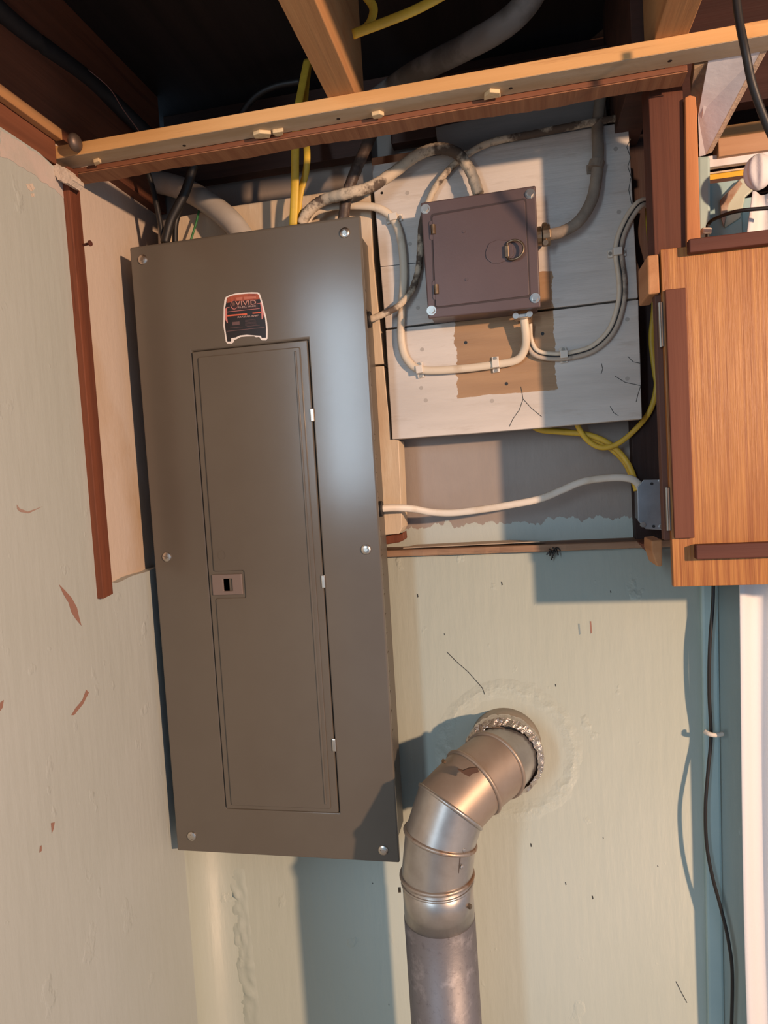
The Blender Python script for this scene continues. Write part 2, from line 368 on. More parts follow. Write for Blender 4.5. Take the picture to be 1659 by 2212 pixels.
board('nailing_strip', BX((-.601, -1.2, 2.088), (-.590, -.251, 2.103)), M['joist'], 'narrow bright orange strip along the left joist', 'timber')
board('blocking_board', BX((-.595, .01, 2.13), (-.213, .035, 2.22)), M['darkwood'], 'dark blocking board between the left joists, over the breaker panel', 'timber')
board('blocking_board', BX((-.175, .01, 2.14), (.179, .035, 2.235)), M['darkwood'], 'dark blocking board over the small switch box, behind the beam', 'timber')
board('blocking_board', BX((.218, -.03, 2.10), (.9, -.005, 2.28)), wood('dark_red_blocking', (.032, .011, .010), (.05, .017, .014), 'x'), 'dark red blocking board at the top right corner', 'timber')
board('leak_block', BX((.166, -.185, ZH1+.001), (.205, .04, 2.30)), M['darkwood'], 'dark block added behind the right end of the beam to stop light passing over it', 'timber')  # stands in for the joist's rear end, coloured dark as shade; blocks stray lamplight
# niche top cavity closing (rim joist)
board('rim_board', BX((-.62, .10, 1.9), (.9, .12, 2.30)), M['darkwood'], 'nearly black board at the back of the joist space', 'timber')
board('short_post', BX((-.212, .025, 1.99), (-.135, .044, 2.13)), wood('red_grain_post', (.26, .09, .035), (.34, .13, .055), 'z'), 'short red-brown block seen behind the beam above the white planks', 'timber')
# left furring strip
g = PX(207, 420, XL+.0); 
fs = thing('furring_strip', (-.605, -.235, 1.46), 'red-brown upright strip nailed on the stripped left wall', 'timber')
obj('strip', extr(bmesh.new(), [(-.612, -.246, 1.449), (-.590, -.246, 1.449), (-.590, -.222, 1.452), (-.612, -.222, 1.452)], (0, 0, .607)), M['redwood_z'], fs, bevel=.001)
n1 = P(210, 525, -.225); n1.x = -.590
obj('nail', disc(disc(bmesh.new(), n1, (1, -.2, 0), .0018, .012, 10), n1+Vector((.012, -.0024, 0)), (1, -.2, 0), .004, .002, 12), M['batten'], fs)
# right studs
board('wall_stud', BX((P(1408, 400, -.168).x, -.168, P(1408, 585, -.168).z), (.228, -.125, 2.10)), wood('dark_red_stud', (.075, .024, .014), (.12, .040, .022), 'z', dark=(.05, .017, .011)), 'dark red-brown stud right of the white planks', 'stud')
board('wall_stud', plate([(1480, 210), (1490, 205), (1503, 208), (1506, 240), (1515, 560), (1484, 560)], -.1745, -.03), M['orange_z'], 'bright orange narrow stud beside the pale window casing', 'stud')
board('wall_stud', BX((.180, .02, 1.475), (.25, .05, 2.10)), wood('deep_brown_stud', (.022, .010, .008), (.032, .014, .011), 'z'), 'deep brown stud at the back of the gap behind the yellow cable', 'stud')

# ---- planks
def plank(px, label, m, y0=BY, y1=-.010, name='white_plank'):
    pts = ragged(px, .6, 40, len(px)+int(px[0][1]))
    bm = plate(pts, y0, y1); o = obj(name, bm, m, center=False, bevel=.0012); return tag(o, label, 'board')
pk1 = plank([(803, 357), (905, 341), (960, 333), (1150, 298), (1357, 262), (1366, 420), (1378, 643), (1110, 676), (833, 709), (818, 540)], 'white painted top plank behind the brown switch box', M['plank_bare'])
pk2 = plank([(833, 713), (1110, 680), (1379, 647), (1387, 905), (1110, 929), (847, 949), (838, 800)], 'white painted bottom plank with a bare wood patch', M['plank_bare'])
gp = plate([(940, 275), (1150, 228), (1308, 196), (1312, 275), (1150, 330), (950, 345)], .005, .02)
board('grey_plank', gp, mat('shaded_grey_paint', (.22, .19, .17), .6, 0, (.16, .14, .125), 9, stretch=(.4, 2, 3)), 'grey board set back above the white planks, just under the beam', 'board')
for k, (x, y) in enumerate(((880, 417), (886, 527), (903, 665), (1330, 322), (1337, 458), (1352, 612))):
    obj('nail_head', disc(bmesh.new(), P(x, y, BY+.0005), (0, -1, 0), .0032, .0007, 14), M['nailhead'], pk1)
for k, (x, y) in enumerate(((912, 755), (910, 838), (920, 865), (1355, 690), (1355, 818), (1063, 866))):
    obj('nail_head', disc(bmesh.new(), P(x, y, BY+.0005), (0, -1, 0), .0032, .0007, 14), M['nailhead'], pk2)
for k, (x, y) in enumerate(((1006, 740), (1172, 721), (1094, 829))):
    obj('screw_hole', disc(bmesh.new(), P(x, y, BY+.0003), (0, -1, 0), .0026, .0005, 14), M['black'], pk2, label='small dark screw hole')
obj('screw_hole', disc(bmesh.new(), P(825, 417, BY+.0003), (0, -1, 0), .0022, .0005, 14), M['black'], pk1, label='small dark screw hole')
# thin seam line in the top plank's left part
obj('seam', extr(bmesh.new(), [P(820, 576, BY), P(905, 567, BY), P(905, 568.2, BY), P(820, 577.2, BY)], (0, -.0003, 0)), M['black'], pk1)
# cream boards behind the panel
CY = -.025
board('cream_board', plate([(340, 478), (480, 449), (520, 442), (640, 425), (799, 399), (806, 560), (829, 786), (640, 800), (352, 840)], CY, .03), M['cream'], 'cream painted backing board behind the top of the breaker panel', 'board')
board('cream_board', plate([(500, 820), (829, 790), (845, 949), (861, 951), (869, 1140), (862, 1153), (820, 1157), (520, 1180)], CY, .0295), M['cream'], 'cream painted upright board below, right edge of the breaker panel', 'board')
board('wood_block', plate([(800, 1159), (866, 1154), (872, 1148), (874, 1166), (862, 1172), (800, 1182)], .0, .03), M['redwood_z'], 'small red block under the cream upright board', 'block', bevel=.002)
# cardboard scrap on the ledge
v = [P(870, 1172, -.005), P(1165, 1160, -.008), P(1180, 1155, .01), P(1100, 1156, .03), P(900, 1162, .035)]
c0 = [Vector((p.x, p.y, ZL+.002+.002*(i % 2))) for i, p in enumerate(v)]
tag(obj('cardboard_scrap', extr(bmesh.new(), c0, (0, 0, .0015)), mat('grubby_card', (.40, .30, .21), .8, bump=.001)), 'flat strip of grubby card lying on the niche ledge', 'scrap')

# ------------------------------------------------------------ breaker panel
CV = -.12
def shift(q, d): return [p + Vector(d) for p in q]
q4 = lambda pts, y: [P(x, yy, y) for x, yy in pts]
def rounded(pts, r, n=4):
    out = []; m_ = len(pts)
    for i in range(m_):
        p = Vector(pts[i]); a_ = Vector(pts[i-1]); b_ = Vector(pts[(i+1) % m_])
        rr_ = r[i] if isinstance(r, (list, tuple)) else r
        if rr_ == 0: out.append(p); continue
        pa = p+(a_-p).normalized()*rr_; pb = p+(b_-p).normalized()*rr_
        for k in range(n+1):
            t = k/n; out.append(pa*(1-t)**2+p*2*t*(1-t)+pb*t*t)
    return out
xa, xb, za, zb = -.5805, -.2070, 1.004, 1.984
bp_ = thing('breaker_panel', (-.39, -.06, za), 'tall warm-grey electrical breaker panel with a hinged door', 'electrical panel')
C4 = [Vector((xa, CV, za)), Vector((xb, CV, za)), Vector((xb, CV, zb)), Vector((xa, CV, zb))]
door = [P(411, 760, CV), P(665, 733, CV), P(734, 1759, CV), P(491, 1744, CV)]
dx0, dx1, dz0, dz1 = (door[0].x+door[3].x)/2, (door[1].x+door[2].x)/2, (door[3].z+door[2].z)/2, (door[0].z+door[1].z)/2
D4 = [Vector((dx0, CV, dz0)), Vector((dx1, CV, dz0)), Vector((dx1, CV, dz1)), Vector((dx0, CV, dz1))]
bm = frame(bmesh.new(), C4, D4, (0, .009, 0))
cover = obj('cover', bm, M['cover'], bp_, bevel=.003, segs=3)
box_i = .014
bb = obj('box_body', BX((xa+box_i, CV+.006, za+.012), (xb-.010, CY+.006, zb-.012)), M['cover_dark'], bp_, bevel=.002)
# door with raised inner panel and notch for the latch
gx = .0013
dr = obj('door', BX((dx0+gx, CV-.0018, dz0+gx), (dx1-gx, CV+.004, dz1-gx)), M['cover'], bp_, bevel=.0012, segs=3)
i0x, i1x = P(425, 770, CV).x*.5+P(505, 1734, CV).x*.5, P(647, 752, CV).x*.5+P(719, 1748, CV).x*.5
iz0, iz1 = P(600, 1741, CV).z, P(540, 761, CV).z
lz0, lz1 = P(495, 1291, CV).z, P(495, 1233, CV).z; lx1 = P(531, 1262, CV).x
ip = [(i0x, iz0), (i1x, iz0), (i1x, iz1), (i0x, iz1), (i0x, lz1), (lx1, lz1), (lx1, lz0), (i0x, lz0)]
ip3 = rounded([Vector((x, CV-.0042, z)) for x, z in ip], [.004]*4+[.004, .003, .003, .004])
obj('door_panel', extr(bmesh.new(), ip3, (0, .0034, 0)), M['cover'], dr, bevel=.0018, segs=3)
# ridge along the hinge side
obj('rib', BX((i1x-.0095, CV-.0056, iz0+.008), (i1x-.0060, CV-.003, iz1-.006)), M['cover'], dr, bevel=.0012, segs=3)
# thin groove between door skin and frame: a dark line drawn by the gap itself
# latch
L = [P(459, 1241, CV), P(525, 1238, CV), P(528, 1283, CV), P(462, 1285, CV)]
lx0_, lx1_, l0, l1 = L[0].x, L[1].x-.001, L[2].z, L[0].z
wx0, wx1, w0, w1 = lx0_+.019, lx0_+.034, l0+.006, l1-.007
sl = obj('latch', frame(bmesh.new(), [Vector((lx0_, CV-.0045, l0)), Vector((lx1_, CV-.0045, l0)), Vector((lx1_, CV-.0045, l1)), Vector((lx0_, CV-.0045, l1))],
     [Vector((wx0, CV-.0045, w0)), Vector((wx1, CV-.0045, w0)), Vector((wx1, CV-.0045, w1)), Vector((wx0, CV-.0045, w1))], (0, .004, 0)), M['latch'], bp_, bevel=.0012, label='brown-grey plastic slide latch')
obj('latch_slide', BX((wx0, CV-.0018, w0), (wx0+.0095, CV-.0008, w1)), M['latch'], sl)
obj('latch_recess', BX((wx0+.0095, CV-.0014, w0), (wx1, CV-.0008, w1)), M['black'], sl)
# faint key blank on the door
kb = P(481, 1199, CV)
obj('embossed_oval', frame(bmesh.new(), [Vector((kb.x+.0062*math.cos(t), CV-.0045, kb.z+.008*math.sin(t))) for t in [i*math.pi/10 for i in range(20)]],
    [Vector((kb.x+.0056*math.cos(t), CV-.0045, kb.z+.0074*math.sin(t))) for t in [i*math.pi/10 for i in range(20)]], (0, .0006, 0)), M['cover'], dr)
for (x, y) in ((672, 897), (697, 1256), (719, 1608)):
    c = P(x, y, CV); obj('hinge', BX((dx1-.0035, CV-.0042, c.z-.010), (dx1+.0025, CV+.001, c.z+.010)), M['steel'], bp_, bevel=.0012, label='small bright metal door hinge')
for k, (x, y) in enumerate(((309, 561), (745, 503), (361, 1203), (791, 1187), (415, 1806), (828, 1836))):
    c = P(x, y, CV); s_ = obj('screw', disc(bmesh.new(), c, (0, -1, 0), .0078, .0012, 24, .0026), M['steel'], bp_, smooth=False, label='shiny round cover screw')
    a_ = .6+k*1.1; u = Vector((math.cos(a_), 0, math.sin(a_))); v_ = Vector((-u.z, 0, u.x))
    obj('slot', extr(bmesh.new(), [c+u*.0046+v_*.0007, c-u*.0046+v_*.0007, c-u*.0046-v_*.0007, c+u*.0046-v_*.0007], (0, -.0036, 0)), M['nail'], s_)
# knockouts along the right side of the box
xs = xb-.010
kz = [1.90, 1.87] + [1.80-.046*i for i in range(2)] + [P(815, 880+42*i, -.07).z for i in range(1, 20)]
for z in sorted(set(round(q_, 3) for q_ in kz)):
    if za+.03 < z < zb-.04:
        obj('knockout', disc(bmesh.new(), (xs-.0002, -.062, z), (1, 0, 0), .0118, .0011, 22), M['cover_dark'], bp_, bevel=.0004)
for y_, z_ in ((-.065, P(800, 690, -.065).z), (-.065, P(822, 1099, -.065).z)):
    obj('cable_bushing', disc(bmesh.new(), (xs, y_, z_), (1, 0, 0), .0125, .006, 20), M['black'], bp_, bevel=.001, label='black plastic bushing in the side')

# sticker on the cover ------------------------------------------------
def sp_(zx, zy): return (440+zx*180/1659, 600+zy*160/1475)
def stk(pts, lift, th=.00025):
    return extr(bmesh.new(), [P(*sp_(*q), CV)+Vector((0, -lift, 0)) for q in pts], (0, th, 0))
st = thing('van_sticker', P(*sp_(830, 800), CV), 'white-edged van-shaped sticker with red and black artwork on the panel cover', 'sticker')
outl = [(440, 385), (520, 345), (640, 312), (800, 295), (960, 288), (1080, 292), (1115, 315), (1140, 380), (1180, 520), (1215, 660), (1250, 800), (1265, 900), (1275, 1060), (1272, 1210), (1240, 1248), (1160, 1248), (1130, 1215), (1110, 1180), (1040, 1185), (1000, 1165), (860, 1168), (740, 1180), (660, 1220), (610, 1240), (590, 1290), (560, 1310), (470, 1310), (440, 1270), (415, 1100), (393, 960), (400, 600), (415, 450)]
obj('backing', stk(outl, .0004, .0004), M['white_edge'], st)
inn = [(470, 400), (560, 360), (700, 335), (900, 318), (1070, 320), (1100, 350), (1130, 450), (1190, 680), (1225, 820), (1243, 1000), (1243, 1195), (1160, 1200), (1140, 1155), (1040, 1150), (860, 1135), (720, 1150), (640, 1190), (550, 1205), (545, 1270), (475, 1272), (445, 1090), (425, 950), (430, 600)]
obj('van_body', stk(inn, .0006), M['st_black'], st)
obj('roof_art', stk([(470, 400), (560, 360), (700, 335), (900, 318), (1070, 320), (1100, 350), (1122, 425), (900, 452), (640, 470), (462, 505)], .0008), M['st_red'], st)
for k in ([(645, 400), (775, 385), (775, 440), (660, 450)], [(800, 382), (1045, 372), (1050, 410), (805, 438)]):
    obj('roof_light', stk(k, .00095), M['st_orange'] if 0 else mat('sticker_salmon', (.50, .17, .11), .4), st)
obj('rear_window', stk([(525, 500), (1070, 440), (1090, 600), (530, 660)], .00095), M['st_dark'], st)
for k in ([(475, 745), (865, 710), (870, 738), (475, 775)], [(975, 698), (1145, 682), (1145, 705), (978, 722)]): obj('stripe', stk(k, .001), M['st_orange'], st)
for k in ([(475, 678), (1120, 610), (1120, 618), (475, 688)], [(455, 590), (520, 583), (520, 590), (455, 598)], [(1060, 515), (1130, 508), (1130, 516), (1060, 523)]): obj('line', stk(k, .001), M['st_pink'], st)
for k in ([(432, 620), (470, 600), (472, 800), (485, 900), (470, 905), (430, 820)], [(1128, 500), (1145, 480), (1200, 720), (1180, 825), (1158, 830), (1150, 640)]): obj('tail_light', stk(k, .001), M['st_pink'], st)
obj('number_plate', stk([(575, 885), (718, 872), (720, 935), (577, 950)], .001), M['st_grey'], st)
for i, yy in enumerate((835, 860, 885, 910, 935)):
    obj('line', stk([(830, yy+12), (1030+10*i, yy-4), (1030+10*i, yy), (830, yy+17)], .001), M['st_grey'], st)
for k in ([(530, 1000), (785, 978), (785, 984), (530, 1008)], [(860, 968), (1120, 945), (1120, 951), (860, 975)], [(455, 1065), (1215, 985), (1218, 995), (455, 1077)]): obj('line', stk(k, .001), M['st_grey'], st)
g_ = stk([(610+72*math.cos(t), 545+88*math.sin(t)) for t in [i*math.pi/12 for i in range(24)]], .00105); obj('emblem_rim', g_, M['st_pink'], st)
g_ = stk([(616+66*math.cos(t), 540+80*math.sin(t)) for t in [i*math.pi/12 for i in range(24)]], .0012); obj('emblem_disc', g_, M['st_dark'], st)
g_ = stk([(600+30*math.cos(t), 530+35*math.sin(t)) for t in [i*math.pi/12 for i in range(24)]], .00135); obj('emblem_shine', g_, mat('sticker_bronze', (.16, .08, .06), .4), st)
def text(s, x0, y0, x1, y1, hpx, m, shear=0, lift=.0013, name='lettering'):
    cu = bpy.data.curves.new('t', 'FONT'); cu.body = s; cu.size = 1; cu.shear = shear; cu.resolution_u = 3
    o = bpy.data.objects.new('t', cu); COL.objects.link(o); bpy.context.view_layer.update()
    me = bpy.data.meshes.new_from_object(o.evaluated_get(bpy.context.evaluated_depsgraph_get())); bpy.data.objects.remove(o)
    xs_ = [v.co.x for v in me.vertices]; ys_ = [v.co.y for v in me.vertices]; bx0, bx1, by0, by1 = min(xs_), max(xs_), min(ys_), max(ys_)
    A = P(*sp_(x0, y0), CV); B = P(*sp_(x1, y1), CV); T_ = P(*sp_(x0, y0-hpx), CV); ux = B-A; uz = Vector((0, 0, (T_-A).z))
    for v in me.vertices: v.co = A + ux*((v.co.x-bx0)/(bx1-bx0)) + uz*((v.co.y-by0)/(by1-by0)) + Vector((0, -lift, 0))
    bm = bmesh.new(); bm.from_mesh(me); r_ = bmesh.ops.extrude_face_region(bm, geom=bm.faces[:]); 
    for v in r_['geom']:
        if isinstance(v, bmesh.types.BMVert): v.co.y += .0002
    obj(name, bm, m, st)
text('VIVID', 640, 562, 1050, 535, 90, M['st_text'])
text('ELECTRIC', 690, 606, 1045, 578, 30, M['st_white'])
text('& CONTROLS', 720, 628, 1045, 600, 14, M['st_grey'])
text('937.510.0247', 678, 808, 1110, 772, 34, M['st_white'], .3)

# ------------------------------------------------------------ disconnect switch
SY = -.085
sw = thing('switch_box', P(1040, 690, BY), 'brown-purple steel switch box mounted on the white planks', 'electrical box')
cv = [(908, 438), (1157, 400), (1168, 663), (925, 688)]
f4 = q4(cv, SY)
obj('lid', extr(bmesh.new(), f4, (0, .010, 0)), M['switch'], sw, bevel=.0022, segs=3)
bd = [p+Vector((sx*.003, .006, sz*.003)) for p, sx, sz in zip(f4, (1, -1, -1, 1), (-1, -1, 1, 1))]
obj('box_body', extr(bmesh.new(), bd, (0, BY-SY-.006, 0)), M['switch'], sw, bevel=.0015)
dq = rounded(q4([(933, 466), (1134, 431), (1144, 638), (941, 663)], SY-.0016), .004)
# groove ring then door
ring_o = rounded(q4([(930, 462), (1137, 427), (1147, 642), (938, 667)], SY-.0004), .005)
obj('door_seam', extr(bmesh.new(), ring_o, (0, .0004, 0)), mat('seam_shadow_enamel', (.04, .025, .025), .6), sw)
swd = obj('door', extr(bmesh.new(), dq, (0, .0016, 0)), M['switch'], sw, bevel=.0008, segs=3)
for (x, y) in ((936, 497), (943, 626)):
    c = P(x, y, SY); obj('hinge', sweep(bmesh.new(), [c+Vector((0, -.002, -.0068)), c+Vector((0, -.002, .0068))], .0036, .0036, 12), M['brass'], sw, smooth=False, label='dull brass hinge knuckle')
    # embossed dimple around the hinge
    obj('hinge_boss', extr(bmesh.new(), rounded(q4([(x-10, y-20), (x+6, y-22), (x+8, y+20), (x-8, y+22)], SY-.0012), .004), (0, .0012, 0)), M['switch'], sw, bevel=.0008)
for (x, y) in ((919, 452), (1145, 419), (932, 671), (1156, 644)):
    c = P(x, y, SY); s_ = obj('screw', disc(bmesh.new(), c, (0, -1, 0), .0072, .001, 20), M['steel'], sw, label='bright hex screw with washer')
    obj('hex_head', disc(bmesh.new(), c+Vector((0, -.001, 0)), (0, -1, 0), .0048, .0035, 6), M['steel'], s_)
for (x, y) in ((1002, 500), (1008, 604)):
    obj('dimple', disc(bmesh.new(), P(x, y, SY-.0016), (0, -1, 0), .0022, .0008, 16), M['switch'], swd)
# oval emboss + ring
oc = [(1048, 545), (1056, 525), (1075, 517), (1100, 520), (1108, 530), (1110, 550), (1100, 560), (1080, 568), (1062, 568), (1050, 558)]
obj('oval_emboss', extr(bmesh.new(), rounded(q4(oc, SY-.003), .002), (0, .002, 0)), M['switch'], swd, bevel=.001, segs=3)
rc = P(1109, 540, SY-.006); bm = bmesh.new(); pth = [rc+Vector((.0145*math.cos(t), -.001-.003*math.cos(t), .0135*math.sin(t))) for t in [-2.2+i*4.4/24 for i in range(25)]]
pull = obj('pull_ring', sweep(bm, pth+[pth[0]], .0017, .0017, 8), M['brass'], sw, smooth=True, label='tarnished D-shaped pull ring')
obj('ring_tab', BX((rc.x-.0125, SY-.0075, rc.z-.009), (rc.x-.0065, SY-.003, rc.z+.008)), M['brass'], pull, bevel=.001)

# connector on the right side
c = P(1170, 510, -.055)
cn = thing('conduit_connector', c, 'brass-coloured cable connector on the right side of the switch box', 'connector')
e1 = P(1160, 511, -.055); e2 = P(1188, 507, -.055)
obj('barrel', sweep(bmesh.new(), [e1, e1.lerp(e2, .35)], .0135, .0135, 18), M['brass'], cn)
obj('clamp_collar', sweep(bmesh.new(), [e1.lerp(e2, .4), e2], .0155, .0155, 18), M['brass'], cn, bevel=.001)
c = P(1176, 490, -.063); obj('clamp_screw', disc(bmesh.new(), c, (0, -1, .3), .004, .005, 12), M['brass'], cn)
c = P(1178, 524, -.063); obj('clamp_screw', disc(bmesh.new(), c, (0, -1, -.3), .004, .005, 12), M['brass'], cn)
cn = thing('cable_clamp', P(1130, 682, -.055), 'bright zinc cable clamp under the switch box', 'connector')
obj('clamp_bar', plate([(1110, 678), (1146, 673), (1148, 684), (1112, 689)], -.066, -.045), M['steel'], cn, bevel=.002)
for x, y in ((1114, 683), (1144, 679)): obj('screw', disc(bmesh.new(), P(x, y, -.066), (0, -1, 0), .0045, .003, 14), M['steel'], cn)

# ------------------------------------------------------------ cables
def cable(name, pts, ra, rb, m, label, cat='cable', n=10, sides=12, group=None, jit=0):
    o = obj(name, sweep(bmesh.new(), PP(pts, n), ra, rb, sides, jit=jit, seed=len(pts)), m, smooth=True); return tag(o, label, cat, group)
cable('yellow_cable', [(664, 130, -.02), (652, 190, -.045), (643, 240, -.07), (638, 320, -.085), (637, 400, -.085), (633, 490, -.08)], .0066, .003, M['yellow'], 'straight flat yellow cable dropping into the panel top')
cable('yellow_cable', [(667, 135, -.005), (660, 200, -.03), (657, 260, -.055), (663, 330, -.07), (660, 375, -.07), (648, 420, -.068), (641, 490, -.066)], .0056, .003, M['yellow'], 'bent flat yellow cable just behind the straight one at the panel top')
cable('tarred_cable', [(812, 270, -.03), (790, 320, -.05), (768, 370, -.06), (750, 420, -.06), (741, 480, -.06)], .0088, .0088, M['tarcable'], 'thick dark brown cable entering the right end of the panel top', jit=.05)
cable('braided_cable', [(650, 485, -.07), (668, 455, -.07), (700, 432, -.07), (750, 418, -.085), (800, 404, -.075), (850, 373, -.06), (900, 336, -.055), (945, 321, -.055), (985, 330, -.055), (1012, 362, -.055), (1026, 395, -.055), (1034, 420, -.055)], .0085, .0085, M['dirty'], 'thick dirty braided cable arching from the panel top into the switch box', jit=.06)
cable('ivory_cable', [(660, 490, -.055), (675, 462, -.055), (715, 447, -.05), (770, 444, -.045), (818, 450, -.042), (850, 475, -.038), (866, 520, -.038), (872, 590, -.038), (867, 680, -.038), (867, 740, -.038), (880, 778, -.038), (912, 799, -.038), (990, 797, -.038), (1065, 788, -.038), (1115, 778, -.038), (1133, 755, -.042), (1136, 725, -.050), (1131, 684, -.055)], .0062, .0040, M['ivory'], 'smooth ivory cable looping down the planks to the switch box bottom')
cable('braided_cable', [(798, 690, -.065), (825, 680, -.06), (862, 660, -.05), (890, 625, -.042), (904, 580, -.039), (908, 530, -.039), (912, 480, -.039), (930, 425, -.040), (958, 380, -.040), (1000, 340, -.040), (1060, 308, -.040), (1150, 290, -.040), (1260, 268, -.04), (1372, 249, -.035)], .0052, .0052, M['dirty'], 'thin dark braided cable passing left of the switch box to the panel side', jit=.08)
cable('fabric_cable', [(1184, 508, -.055), (1215, 500, -.055), (1250, 478, -.053), (1277, 435, -.05), (1288, 385, -.045), (1292, 330, -.04), (1291, 270, -.035), (1300, 190, -.01)], .0085, .0085, M['greycable'], 'grey fabric cable curving from the right side of the switch box upwards', jit=.02)
# twin cable at the right with a dark seam
tw = [(1139, 700, -.045), (1142, 735, -.036), (1158, 762, -.036), (1195, 770, -.036), (1240, 766, -.036), (1285, 750, -.036), (1322, 712, -.036), (1341, 655, -.036), (1343, 605, -.036), (1336, 550, -.036), (1341, 510, -.036), (1362, 465, -.036), (1385, 439, -.034), (1412, 438, -.01)]
path = PP(tw, 10)
tg = thing('twin_cable', path[0], 'double ivory cable with a dark seam, right of the switch box', 'cable')
for s in (-1, 1):
    pp = []
    for i, p in enumerate(path):
        t = (path[min(i+1, len(path)-1)]-path[max(i-1, 0)]).normalized(); pp.append(p+t.cross(Vector((0, 1, 0))).normalized()*.0038*s)
    obj('conductor', sweep(bmesh.new(), pp, .0036, .0036, 10), M['ivory'] if s > 0 else mat('aged_ivory_jacket', (.46, .38, .30), .6, 0, (.14, .11, .09), 22, .5, .6), tg, smooth=True)
obj('dark_seam', sweep(bmesh.new(), path, .0016, .0028, 8), M['black'], tg, smooth=True)
cable('yellow_cable', [(1400, 450, .004), (1402, 500, 0), (1412, 580, .005), (1413, 660, .01), (1407, 730, .01), (1414, 800, .01), (1418, 835, .01), (1405, 885, .01), (1375, 925, .01), (1335, 958, .01), (1300, 967, .01), (1270, 952, .01), (1248, 920, .005), (1240, 890, .0)], .0042, .003, M['yellow'], 'yellow cable hanging in the gap right of the white planks')
cable('yellow_cable', [(1140, 910, .0), (1165, 928, .01), (1210, 933, .015), (1265, 938, .015), (1310, 955, .015), (1345, 985, .015), (1365, 1020, .01), (1375, 1060, .0)], .0046, .0032, M['yellow'], 'yellow cable under the bottom plank leading to the metal junction box')
cable('yellow_cable', [(1170, 905, .005), (1190, 926, .018), (1235, 933, .022), (1285, 950, .022), (1325, 975, .022), (1352, 1005, .022), (1369, 1045, .008)], .0036, .0028, M['yellow'], 'second yellow cable running alongside under the bottom plank')
cable('white_cable', [(818, 1099, -.065), (850, 1097, -.05), (890, 1099, -.035), (930, 1106, -.025), (975, 1108, -.02), (1030, 1102, -.018), (1100, 1091, -.016), (1165, 1078, -.015), (1215, 1058, -.012), (1260, 1040, -.01), (1320, 1032, -.008), (1360, 1034, -.008), (1378, 1045, -.005), (1384, 1060, 0)], .0058, .0038, M['white_cable'], 'white cable crossing the niche from the panel side to the junction box')
cable('black_cable', [(308, 340, -.10), (328, 400, -.09), (342, 460, -.085), (354, 525, -.08)], .0042, .0042, M['cord'], 'leftmost black cable entering the panel top')
cable('black_cable', [(420, 350, -.09), (402, 410, -.085), (385, 445, -.085), (368, 480, -.085), (356, 525, -.085)], .0072, .0072, M['cord'], 'thick black cable beside the white conduit at the panel top')
cable('black_cable', [(408, 380, -.075), (393, 440, -.07), (380, 480, -.07), (378, 525, -.07)], .0046, .0046, M['cord'], 'short black cable right of the thick one at the panel top')
cable('green_wire', [(430, 455, -.04), (424, 480, -.045), (412, 520, -.05)], .0018, .0018, M['green'], 'thin green earth wire at the panel top', 'wire')
cable('white_conduit', [(245, 388, .03), (330, 392, .01), (400, 410, -.02), (455, 442, -.045), (500, 480, -.06), (530, 520, -.065)], .0185, .0185, M['cream_pipe'], 'fat cream-painted conduit curving into the left part of the panel top', 'conduit', sides=20)
cable('grey_conduit', [(1175, -60, -.20), (1135, 10, -.19), (1080, 60, -.17), (1000, 105, -.13), (930, 140, -.09), (880, 168, -.05), (800, 225, .0)], .0165, .0165, M['conduit'], 'dusty grey conduit crossing the joist space behind the beam', 'conduit', sides=20)
cable('yellow_cable', [(960, -12, -.30), (900, 20, -.30), (840, 45, -.30), (762, 74, -.30)], .0060, .0028, M['yellow'], 'straight yellow cable above the beam, cut end pointing at the joist')
cable('yellow_cable', [(788, -12, -.29), (806, 15, -.29), (803, 40, -.292), (790, 60, -.294), (764, 76, -.296)], .0052, .0028, M['yellow'], 'looped yellow cable end above the beam')
cable('black_cable', [(505, 270, -.03), (545, 215, -.03), (590, 188, -.03), (650, 176, -.03)], .0052, .0052, M['cord'], 'black cable arching in the joist space behind the pine beam')
cable('dark_conduit', [(-60, -30, -.40), (60, 75, -.3), (200, 180, -.16), (330, 300, -.03)], .012, .012, mat('soot_dark_pipe', (.022, .022, .024), .6), 'soot-dark pipe running along the left joist', 'pipe')
cable('thin_wire', [(190, 150, -.19), (236, 190, -.17), (265, 235, -.15), (300, 283, -.13), (330, 330, -.10)], .0008, .0008, mat('copper_wire', (.35, .16, .12), .4, .8), 'thin copper wire hanging by the left joist', 'wire')
cable('power_cord', [(1588, -30, -.34), (1596, 40, -.34), (1612, 120, -.34), (1626, 185, -.33), (1655, 265, -.32), (1690, 340, -.31)], .0040, .0040, M['cord'], 'black cord hanging at the top right in front of the beam', 'cord')
cable('power_cord', [(1529, 560, -.03), (1528, 500, -.03), (1532, 482, -.03), (1550, 470, -.05), (1600, 455, -.09), (1700, 447, -.10)], .0026, .0026, M['cord'], 'thin black cord leaving the pale casing above the plywood', 'cord')
cable('power_cord', [(1541, 1240, -.03), (1540, 1300, -.03), (1533, 1400, -.032), (1532, 1500, -.03), (1536, 1590, -.026), (1530, 1660, -.03), (1524, 1740, -.035), (1526, 1820, -.035), (1538, 1890, -.035), (1558, 1965, -.035), (1574, 2035, -.035), (1582, 2110, -.035), (1579, 2260, -.035)], .0026, .0026, M['cord'], 'long black cord hanging down the pale casing below the plywood', 'cord')
cable('zip_tie', [(1522, 1580, -.028), (1533, 1586, -.034), (1548, 1588, -.034), (1562, 1585, -.03)], .0035, .003, M['clip'], 'white tie holding the lower black cord to the casing', 'cable tie', n=6)
tag(obj('zip_tie', plate([(1516, 490), (1540, 490), (1540, 503), (1518, 504)], -.036, -.012), M['clip'], bevel=.003), 'white tie holding the upper cord to the casing', 'cable tie')

